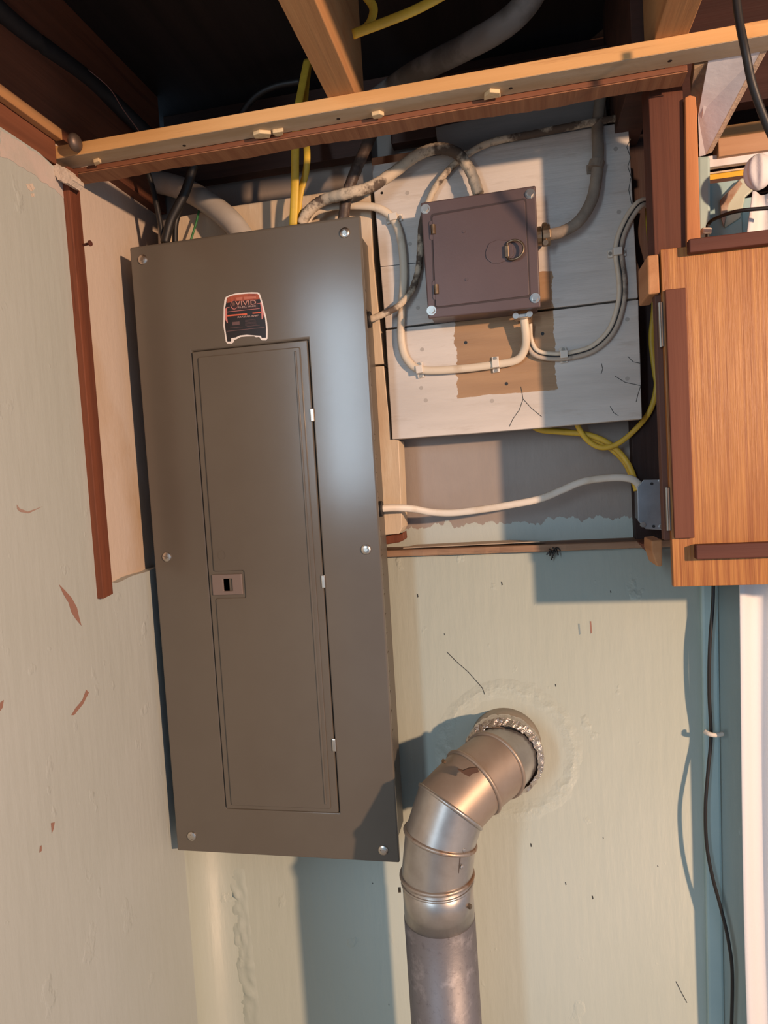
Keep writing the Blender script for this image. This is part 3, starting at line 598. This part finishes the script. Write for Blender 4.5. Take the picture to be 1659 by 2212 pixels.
# cable clips -----------------------------------------------------------
def clip(x, y, ang, label, L=18, W=7.6, yb=BY):
    c = P(x, y, yb); s = 1.04/FPX
    a_ = math.radians(ang); u = Vector((math.cos(a_), 0, -math.sin(a_))); v = Vector((math.sin(a_), 0, math.cos(a_)))
    t = thing('cable_clip', c, label, 'cable clip')
    l, w_ = L*s, W*s
    prof_ = [(-l, -.0), (-l, -.0035), (-l*.55, -.004), (-l*.48, -.0145), (l*.48, -.0145), (l*.55, -.004), (l, -.0035), (l, 0)]
    bm = extr(bmesh.new(), [c+u*px_+Vector((0, py_, 0))-v*w_ for px_, py_ in prof_], v*(2*w_))
    obj('strap', bm, M['clip'], t, bevel=.0008)
    for s_ in (-1, 1): obj('nail', disc(bmesh.new(), c+u*s_*l*.76+Vector((0, -.0038, 0)), (0, -1, 0), .0026, .0012, 12), M['nail'], t)
clip(852, 474, -5, 'white clip on the ivory cable at the upper left of the planks')
clip(908, 800, 85, 'white clip on the lower left bend of the ivory cable', 17)
clip(1071, 788, 88, 'white clip on the ivory cable across the bare wood patch', 17)
clip(1217, 768, 88, 'white clip on the horizontal run of the twin cable', 16)
clip(1332, 548, 0, 'white clip on the upright run of the twin cable')
t = thing('pipe_strap', P(1284, 360, BY), 'one-hole strap holding the grey fabric cable to the plank', 'cable clip')
obj('band', sweep(bmesh.new(), [P(1290, 348, -.045), P(1286, 364, -.045)], .0112, .0112, 16), M['greycable'], t)
obj('tab', plate([(1267, 356), (1283, 352), (1285, 372), (1268, 376)], BY-.003, BY), M['greycable'], t, bevel=.001)
obj('screw', disc(bmesh.new(), P(1274, 366, BY-.003), (0, -1, 0), .003, .001, 12), M['greycable'], t)

# ------------------------------------------------------------ junction box
jb = thing('junction_box', P(1410, 1140, -.01), 'square galvanised junction box half behind the plywood', 'electrical box')
oc = [(1391, 1036), (1440, 1035), (1440, 1145), (1395, 1143), (1378, 1125), (1377, 1052)]
obj('cover_plate', plate(oc, -.03, -.027), M['steel_dull'], jb, bevel=.0006)
obj('box_body', plate([(1394, 1040), (1438, 1039), (1438, 1140), (1398, 1138), (1383, 1122), (1382, 1056)], -.027, .02), M['steel_dull'], jb)
for x, y in ((1408, 1045), (1412, 1137)): obj('screw_hole', disc(bmesh.new(), P(x, y, -.0302), (0, -1, 0), .0022, .0006, 12), M['black'], jb, label='round dark hole')
for x, y in ((1429, 1039), (1430, 1138), (1388, 1134)): obj('screw', disc(bmesh.new(), P(x, y, -.03), (0, -1, .2), .004, .004, 10), M['steel'], jb)

# ------------------------------------------------------------ plywood door with battens
PYY = -.185
A = P(1437, 538, PYY); B = P(1445, 1268, PYY)
xl = (A.x+B.x)/2; z1_, z0_ = A.z, B.z
pd = thing('plywood_door', ((xl+.8)/2, PYY, z0_), 'orange oak-veneer plywood door with dark battens, at the right', 'cabinet door')
obj('sheet', BX((xl, PYY, z0_), (.80, PYY+.010, z1_)), M['ply'], pd, bevel=.0008)
t0 = P(1484, 555, PYY); t1 = P(1484, 524, PYY)
obj('batten', BX((t0.x, PYY-.013, t0.z+.0015), (.80, PYY, t1.z+.0005)), M['batten'], pd, bevel=.0015)
t0 = P(1499, 1206, PYY); t1 = P(1498, 1175, PYY)
obj('batten', BX((t0.x, PYY-.013, t0.z), (.80, PYY, t1.z)), M['batten'], pd, bevel=.0015)
t0 = P(1447, 1163, PYY); t1 = P(1475, 624, PYY)
obj('batten', BX((xl+.0025, PYY-.006, t0.z), (xl+.0265, PYY, t1.z)), M['batten_z'], pd, bevel=.001)
for zz_ in (P(1436, 700, PYY).z, P(1440, 1100, PYY).z):
    h_ = obj('hinge', BX((xl-.003, PYY-.001, zz_-.028), (xl, PYY+.012, zz_+.028)), M['hinge_old'], pd, bevel=.0006)
    obj('hinge_pin', sweep(bmesh.new(), [Vector((xl-.003, PYY+.004, zz_-.028)), Vector((xl-.003, PYY+.004, zz_+.028))], .0022, .0022, 8), M['nail'], h_)
# cabinet side rail behind the door edge
board('side_rail', BX((xl-.007, -.174, z0_+.06), (xl+.004, -.158, z1_-.004)), wood('dark_brown_rail', (.10, .045, .03), (.14, .06, .04), 'z'), 'dark upright side board just left of the plywood door edge', 'timber')
# projecting sawn blocks
e_ = [(1398, 552), (1423, 548), (1426, 633), (1400, 636)]
board('sawn_block', plate(e_, -.183, -.118), M['batten_end'], 'sawn block projecting left of the plywood door top', 'block', bevel=.002)
e_ = [(1407, 1168), (1431, 1166), (1431, 1224), (1419, 1224), (1407, 1190)]
board('sawn_block', plate(e_, -.14, -.085), M['batten_end'], 'small sawn block under the junction box beside the plywood', 'block', bevel=.002)
e_ = [(1385, 1175), (1409, 1172), (1409, 1200), (1400, 1192)]
board('wood_offcut', plate(e_, -.05, -.004), M['redwood_z'], 'dark splintered wood piece under the end of the ledge', 'timber', bevel=.001)

# ------------------------------------------------------------ window corner clutter
zw = ZH0-.002
sf = [P(1530, 132, -.216), P(1642, 112, -.216), P(1524, 335, -.075), P(1511, 338, -.075), P(1508, 250, -.13)]
dp = thing('ceiling_panel', sf[0], 'white painted ceiling fragment with a broken edge, top right', 'ceiling board')
bm = extr(bmesh.new(), sf, (0, 0, .008)); obj('painted_face', bm, M['whiteceil'], dp)
ed = [P(1642, 112, -.216), P(1658, 110, -.216), P(1538, 330, -.075), P(1524, 335, -.075)]
obj('raw_edge', extr(bmesh.new(), ed, (0, 0, .012)), M['plank_edge'], dp, bevel=.001)
ed = [P(1500, 150, -.213), P(1530, 132, -.213), P(1526, 165, -.19), P(1516, 215, -.155), P(1508, 250, -.13), P(1492, 200, -.16)]
obj('broken_edge', extr(bmesh.new(), ed, (0, 0, .018)), mat('broken_fibre_board', (.28, .19, .11), .9, 0, (.15, .09, .06), 30, bump=.003, bscale=50), dp)
board('lintel_board', BX((.325, .03, 2.075), (.95, .06, 2.098)), M['header'], 'orange timber over the window recess, top right', 'timber')
board('lintel_board', BX((.315, .0, P(1570, 336, .0).z), (.95, .028, 2.068)), wood('raw_brown_lath', (.40, .22, .12), (.50, .30, .18), 'x'), 'brown raw timber just above the white soffit of the window', 'timber')
zz4 = [P(1570, v_, .02).z for v_ in (338, 360, 371, 385, 392)]
board('soffit_strip', BX((.302, .008, zz4[1]-.002), (.95, .019, zz4[0])), M['whiteceil'], 'white painted soffit strip over the window', 'trim')
board('lath_ends', BX((.297, .02, zz4[2]), (.95, .045, zz4[1]-.0045)), M['cream'], 'splintered pale laths above the yellow strip', 'lath')
board('yellow_strip', BX((.299, .02, zz4[3]), (.95, .045, zz4[2]-.0005)), M['yellowstrip'], 'bright yellow painted strip above the curtain', 'trim')
board('window_stop', BX((.30, .015, zz4[4]-.004), (.95, .04, zz4[3]-.0005)), M['darkwood'], 'dark strip right under the yellow strip', 'trim')
br = thing('curtain_bracket', P(1600, 430, -.02), 'peeling pale bracket holding the curtain top', 'bracket')
obj('plate', plate([(1560, 425), (1600, 385), (1632, 380), (1628, 410), (1610, 425), (1600, 470), (1566, 492)], -.0, .012), M['casing_hi'], br, bevel=.002)
obj('rusty_edge', plate([(1556, 432), (1598, 388), (1604, 396), (1575, 440), (1564, 490), (1558, 470)], -.004, .0), M['rust'], br, bevel=.001)

# curtain: folded cloth hanging from a gathered knot
def curtain_bm():
    bm = bmesh.new(); rows = []; nz_ = 60; nx_ = 70; top, bot = 1.962, .35
    for i in range(nz_+1):
        t = i/nz_; z = top+(bot-top)*t; row = []
        x0 = .318-.012*min(1, t*2.5) + (-.03*max(0, .05-t)/.05 if 0 else 0)
        x0 = .332-.026*min(1, (t/.09)) if t < .09 else .306+.003*math.sin(t*7)-.010*t
        for j in range(nx_+1):
            s = j/nx_; x = x0+s*.62; g_ = min(1, .5+.5*(t/.13)**.8) if t < .13 else 1; x = .345+(x-.345)*g_ if x < .345+.12 else x
            y = -.060+.014*math.sin(s*58+4.2+math.sin(t*3)*.6)*(0.5+.5*min(1, t*4))+.008*math.sin(s*23+t*2)
            row.append(bm.verts.new((x, y, z)))
        rows.append(row)
    for a_, b_ in zip(rows, rows[1:]):
        for j in range(nx_): bm.faces.new((a_[j], a_[j+1], b_[j+1], b_[j]))
    return bm
cu = thing('curtain', (.6, -.05, .35), 'white gathered curtain hanging at the far right edge', 'curtain')
cl = obj('cloth', curtain_bm(), M['curtain'], cu, smooth=True); sd = cl.modifiers.new('t', 'SOLIDIFY'); sd.thickness = .0012
kn = P(1638, 372, -.06)
bm = bmesh.new(); bmesh.ops.create_icosphere(bm, subdivisions=4, radius=1)
for v in bm.verts:
    a_ = math.atan2(v.co.y, v.co.x); k = 1+.10*math.sin(a_*7)
    v.co = Vector((v.co.x*.017*k, v.co.y*.017*k, v.co.z*.024)) + kn
obj('gathered_top', bm, M['curtain'], cu, smooth=True)

# ------------------------------------------------------------ flue pipe
FC = [FLUE+Vector((0, .03, 0)), P(1086, 1618, -.055)]
fl = thing('flue_pipe', P(945, 2212, -.17), 'galvanised flue pipe with an elbow entering the wall', 'flue pipe')
def tube_obj(name, a_, b_, r1, r2, m, **k):
    bm = bmesh.new(); sweep(bm, [Vector(a_), Vector(a_).lerp(Vector(b_), .5), Vector(b_)], 1, 1, 48, rfun=lambda t: r1+(r2-r1)*t)
    return obj(name, bm, m, fl, **k)
def tor(name, c, n, R_, r_, m, parent=None):
    n = Vector(n).normalized(); u = n.orthogonal().normalized(); v = n.cross(u); bm = bmesh.new(); K = 56
    rings = [[bm.verts.new(Vector(c)+(u*math.cos(a)+v*math.sin(a))*(R_+r_*math.cos(b))+n*r_*math.sin(b)) for b in [2*math.pi*j/10 for j in range(10)]] for a in [2*math.pi*i/K for i in range(K)]]
    for i in range(K):
        for j in range(10): bm.faces.new((rings[i][j], rings[(i+1) % K][j], rings[(i+1) % K][(j+1) % 10], rings[i][(j+1) % 10]))
    return obj(name, bm, m, parent or fl, smooth=True)
RP = .0505
E = [P(1092, 1602, .002), P(1088, 1634, -.072), P(1068, 1654, -.100), P(1022, 1690, -.135), P(972, 1742, -.165), P(951, 1808, -.176), P(944, 1886, -.178)]
W = tube_obj('wall_collar', E[0], E[1], .0575, .0575, M['flue_brown'], smooth=True, label='brown stained collar in the wall')
# bead joints: normals halve the bends
def gore(name, c0, n0, c1, n1, r, m):
    bm = bmesh.new(); K = 56; ax = (c1-c0).normalized(); u = ax.orthogonal().normalized(); v = ax.cross(u); rings = []
    for c_, n_ in ((c0, n0), (c1, n1)):
        n_ = n_.normalized(); row = []
        for a in [2*math.pi*i/K for i in range(K)]:
            o_ = (u*math.cos(a)+v*math.sin(a))*r; t = -(o_.dot(n_))/(ax.dot(n_)); row.append(bm.verts.new(c_+o_+ax*t))
        rings.append(row)
    for i in range(K): bm.faces.new((rings[0][i], rings[0][(i+1) % K], rings[1][(i+1) % K], rings[1][i]))
    return obj(name, bm, m, fl, smooth=True)
dirs = [(E[i+1]-E[i]).normalized() for i in range(1, 6)]
nrm = {1: Vector((0, -1, -.25)), 6: Vector((0, 0, -1))}
for i in range(2, 6): nrm[i] = (dirs[i-2]+dirs[i-1]).normalized()
mats = [M['flue'], M['flue_brown'], M['flue_brown'], M['flue'], M['flue']]
for i in range(1, 6): gore('elbow_section', E[i], nrm[i], E[i+1], nrm[i+1], RP, mats[i-1])
for i, m_ in ((2, M['flue_brown']), (3, M['flue_brown']), (4, M['flue']), (5, M['bead']), (6, M['bead'])):
    tor('bead', E[i], nrm[i], RP+.0005, .0032, m_)
# plain pipe
zb_ = .3; top = E[6]; low = Vector((top.x+.004, top.y, zb_))
up = Vector((top.x, top.y, top.z-.062))
tube_obj('upper_sleeve', top, up, RP, RP, M['flue'], smooth=True)
tube_obj('straight_pipe', up, low, RP+.0006, RP+.0006, M['flue_low'], smooth=True, label='weathered zinc straight pipe')
tor('bead', top+Vector((0, 0, -.010)), (0, 0, 1), RP, .0022, M['flue'])
# foil tape ring
bm = bmesh.new(); r_ = random.Random(9); n = (E[1]-E[0]).normalized(); u = n.orthogonal().normalized(); v = n.cross(u); K = 90; rings = []
for k, (t, rr_) in enumerate(((-.022, .0588), (-.014, .0605), (-.005, .0615), (.004, .0608), (.010, .056), (.016, .0515))):
    rings.append([bm.verts.new(E[1]+n*(t+r_.uniform(-.002, .002))+(u*math.cos(a)+v*math.sin(a))*(rr_+r_.uniform(-.0012, .0015))) for a in [2*math.pi*i/K for i in range(K)]])
for a_, b_ in zip(rings, rings[1:]):
    for i in range(K): bm.faces.new((a_[i], a_[(i+1) % K], b_[(i+1) % K], b_[i]))
obj('foil_tape', bm, M['foil'], fl, label='crinkled silver foil tape')
# seam flap with rivets
fc = P(1004, 1850, -.2); 
def on_pipe(px, py, z_c, r=RP):     # point on the vertical pipe's surface seen at a pixel
    d = ray(px, py); cx, cy = top.x, top.y; ox, oy = CAM.x-cx, CAM.y-cy
    a_ = d.x*d.x+d.y*d.y; b_ = 2*(ox*d.x+oy*d.y); c_ = ox*ox+oy*oy-r*r; q = max(0, b_*b_-4*a_*c_); t = (-b_-math.sqrt(q))/(2*a_); p = CAM+d*t
    return p, Vector((p.x-cx, p.y-cy, 0)).normalized()
for (x, y) in ((1003, 1837), (998, 1873)):
    p, nn = on_pipe(x, y, 0, RP+.0045); obj('rivet', disc(bmesh.new(), p, nn, .003, .0008, 12, .0008), M['flue'], fl)
p0, nn = on_pipe(994, 1850, 0, RP+.0034); p1, n2 = on_pipe(990, 1886, 0, RP+.0012)
obj('seam', sweep(bmesh.new(), [p0, p1], .0009, .0009, 6), M['hinge_old'], fl)
for (x, y) in ((1012, 1957), (866, 1922)):
    p, nn = on_pipe(x, y, 0); s_ = obj('screw', disc(bmesh.new(), p, nn, .0035, .004, 6), M['brass'], fl)
c = E[3].lerp(E[4], .2); 
p = P(961, 1645, -.175); obj('screw', disc(bmesh.new(), p, (-.6, -.6, .5), .003, .004, 8), M['brass'], fl)
# dead leaf lying on the elbow
lf = [(988, 1662), (1000, 1665), (1012, 1660), (1030, 1658), (1034, 1668), (1020, 1672), (1014, 1678), (1002, 1672)]
tag(obj('dry_leaf', plate(lf, -.199, -.196), M['leaf']), 'dry brown leaf stuck on the flue elbow', 'leaf')

# ------------------------------------------------------------ chips, scuffs, debris
cp = [(110, 360), (122, 352), (150, 372), (158, 388), (150, 398), (130, 388), (112, 378)]
bm = plate(ragged(cp, 2.6, 4, 5), -.262, -.238)
tag(obj('plaster_chunk', bm, M['pale'], bevel=.002), 'broken pale plaster chunk under the left end of the beam', 'plaster')
for px_, lab in (([(546, 284), (560, 279), (585, 281), (583, 290), (566, 292), (550, 292)], 'split pale chip left of centre under the pine beam'), ([(588, 279), (612, 275), (611, 284), (600, 288), (590, 284)], 'smaller pale chip right beside the split chip under the beam'),
    ([(802, 241), (820, 237), (830, 241), (822, 248), (806, 249)], 'pale chip around a nail hole in the middle of the beam'), ([(1046, 200), (1058, 190), (1080, 192), (1081, 202), (1060, 205), (1045, 209)], 'rounded wood chip on the beam above the switch box'),
    ([(201, 343), (213, 340), (219, 345), (212, 348), (205, 352)], 'tiny curled chip at the left end of the beam')):
    c = PZ(sum(x for x, y in px_)/len(px_), sum(y for x, y in px_)/len(px_), ZH0)
    pts = [PZ(x, y, ZH0) for x, y in px_]
    obj('splinter', extr(bmesh.new(), pts, (0, 0, -.005)), M['chip'], hb, bevel=.001, label=lab)
kb_ = P(162, 308, -.262)
bm = bmesh.new(); bmesh.ops.create_icosphere(bm, subdivisions=3, radius=1)
for v in bm.verts: v.co = Vector((v.co.x*.008, v.co.y*.012, v.co.z*.012))+kb_
obj('knob', bm, M['hinge_old'], hb, smooth=True, label='dark round knob')
# nails / holes in the beam underside
for x, y in ((398, 314), (731, 256), (1103, 190), (1447, 131)):
    p = PZ(x, y, ZH0); obj('nail_hole', disc(bmesh.new(), p, (0, 0, -1), .0025, .0006, 12), M['black'], hb, label='dark nail hole')
# scuffs where paint is missing (thin flakes' beds, children of the wall)
def scuffL(px_, m=M['chipdark']):
    pts = [PX(x, y, XL+.0002) for x, y in px_]; obj('paint_scuff', extr(bmesh.new(), pts, (.0002, 0, 0)), m, wall_left)
bp2 = mat('bare_pink_plaster', (.56, .47, .43), .7, 0, (.48, .44, .40), 20, bump=.001, bscale=40)
scuffL(ragged([(0, 279), (88, 338), (112, 360), (148, 396), (156, 470), (146, 440), (118, 408), (84, 388), (50, 362), (30, 350), (0, 338)], 2.5, 8, 3), bp2)
scuffL(ragged([(157, 400), (168, 560), (180, 720), (197, 960), (221, 1262), (213, 1262), (190, 960), (173, 720), (161, 560), (150, 400)], 1.2, 10, 4), bp2)
scuffL([(127, 1262), (140, 1275), (155, 1292), (166, 1312), (170, 1330), (176, 1352), (164, 1338), (154, 1322), (148, 1302), (136, 1282)])
scuffL([(186, 1490), (192, 1496), (180, 1520), (160, 1545), (154, 1545), (163, 1530), (178, 1512)])
scuffL([(36, 1090), (42, 1098), (60, 1105), (92, 1094), (62, 1109), (44, 1106), (37, 1100)], mat('scuff_pink', (.35, .24, .2), .8))
scuffL([(56, 398), (70, 396), (75, 408), (68, 414), (60, 408)], M['pale']); scuffL([(66, 418), (74, 418), (74, 425), (68, 425)], M['pale'])
scuffL([(110, 1778), (118, 1776), (116, 1790), (112, 1800)]); scuffL([(86, 1828), (90, 1826), (90, 1838), (85, 1842)])
scuffL([(0, 1518), (8, 1512), (6, 1528), (0, 1536)])
def scuffB(px_, m=M['chipdark']):
    obj('wall_mark', extr(bmesh.new(), [P(x, y, -.0002) for x, y in px_], (0, -.0002, 0)), m, wall_back)
dk = mat('dark_speck', (.05, .05, .045), .8)
scuffB([(1249, 1347), (1252, 1347), (1254, 1370), (1251, 1371)], mat('blue_grey_mark', (.22, .28, .29), .8)); scuffB([(1274, 1342), (1277, 1342), (1279, 1366), (1276, 1369), (1275, 1360)])
for x, y in ((1084, 1260), (1222, 1908), (1303, 1810), (1319, 1278), (902, 1286), (960, 1370), (1200, 1480), (805, 1908), (443, 1985), (1060, 1540), (840, 2170), (1280, 1938), (1147, 1825)):
    k_ = .5+(x % 7)/9; scuffB([(x-1.6*k_, y-3*k_), (x+.8*k_, y-2.4*k_), (x+1.8*k_, y+3*k_), (x-.2, y+4*k_)], dk)
def crack(pl, wpx=.9): 
    obj('wall_crack', sweep(bmesh.new(), [P(x, y, -.0002) for x, y in pl], .0006, .0004, 5), dk, wall_back)
crack([(965, 1408), (985, 1428), (1012, 1452), (1042, 1486), (1047, 1500)]); crack([(1068+392, 2120), (1470, 2140), (1484, 2166)])
crack([(1480-60, 1870), (1422, 1872)])
# cobweb wad under the ledge
bm = bmesh.new(); r_ = random.Random(4); c = P(1194, 1190, -.012)
for k in range(14):
    a_ = c+Vector((r_.uniform(-.006, .006), r_.uniform(-.003, .003), r_.uniform(-.005, .006))); b_ = a_+Vector((r_.uniform(-.010, .010), r_.uniform(-.003, .003), r_.uniform(-.012, .006)))
    sweep(bm, [a_, a_.lerp(b_, .5)+Vector((0, -.002, .002)), b_], .0012, .0012, 5)
tag(obj('cobweb_wad', bm, M['cord']), 'black dusty cobweb wad hanging below the niche ledge', 'cobweb', kind='stuff')

# lumpy plaster ridge in the lower left corner
bm = bmesh.new(); r_ = random.Random(12); nx_, nz_ = 9, 46; rows = []
from mathutils import noise as mn
for i in range(nz_+1):
    t = i/nz_; row = []
    for j in range(nx_+1):
        q = P(486+t*36+j/nx_*44, 1872+t*345, 0); edge = math.sin(math.pi*j/nx_)*min(1, 6*t, 6*(1-t)+.3)
        hgt = .0004+edge*max(0, .0014+.0075*mn.noise(Vector((j*.35, t*17, 3)))+.003*mn.noise(Vector((j*.9, t*43, 9)))) - (.0012 if edge < .02 else 0)
        row.append(bm.verts.new((q.x, -hgt, q.z)))
    rows.append(row)
for a_, b_ in zip(rows, rows[1:]):
    for j in range(nx_): bm.faces.new((a_[j], a_[j+1], b_[j+1], b_[j]))
pr_ = obj('plaster_ridge', bm, M['wall'], wall_back, smooth=True)
# fine cracks and scrapes in the white planks
def pcrack(pl, par, y=BY-.0002): obj('paint_crack', sweep(bmesh.new(), [P(x, yy, y) for x, yy in pl], .0005, .0003, 5), dk, par)
for pl in ([(1125, 835), (1130, 862), (1122, 885), (1108, 905), (1100, 922)], [(1130, 862), (1148, 882), (1170, 900)], [(1328, 812), (1350, 826), (1384, 833)], [(1299, 785), (1302, 797), (1298, 808)],
           [(1318, 878), (1326, 892), (1336, 898)], [(1384, 833), (1378, 852), (1374, 868)], [(1356, 770), (1368, 782), (1384, 785)]): pcrack(pl, pk2)
for pl in ([(1362, 300), (1354, 318), (1362, 340), (1356, 360), (1364, 384)], [(1362, 385), (1358, 410), (1364, 440)]): pcrack(pl, pk1)
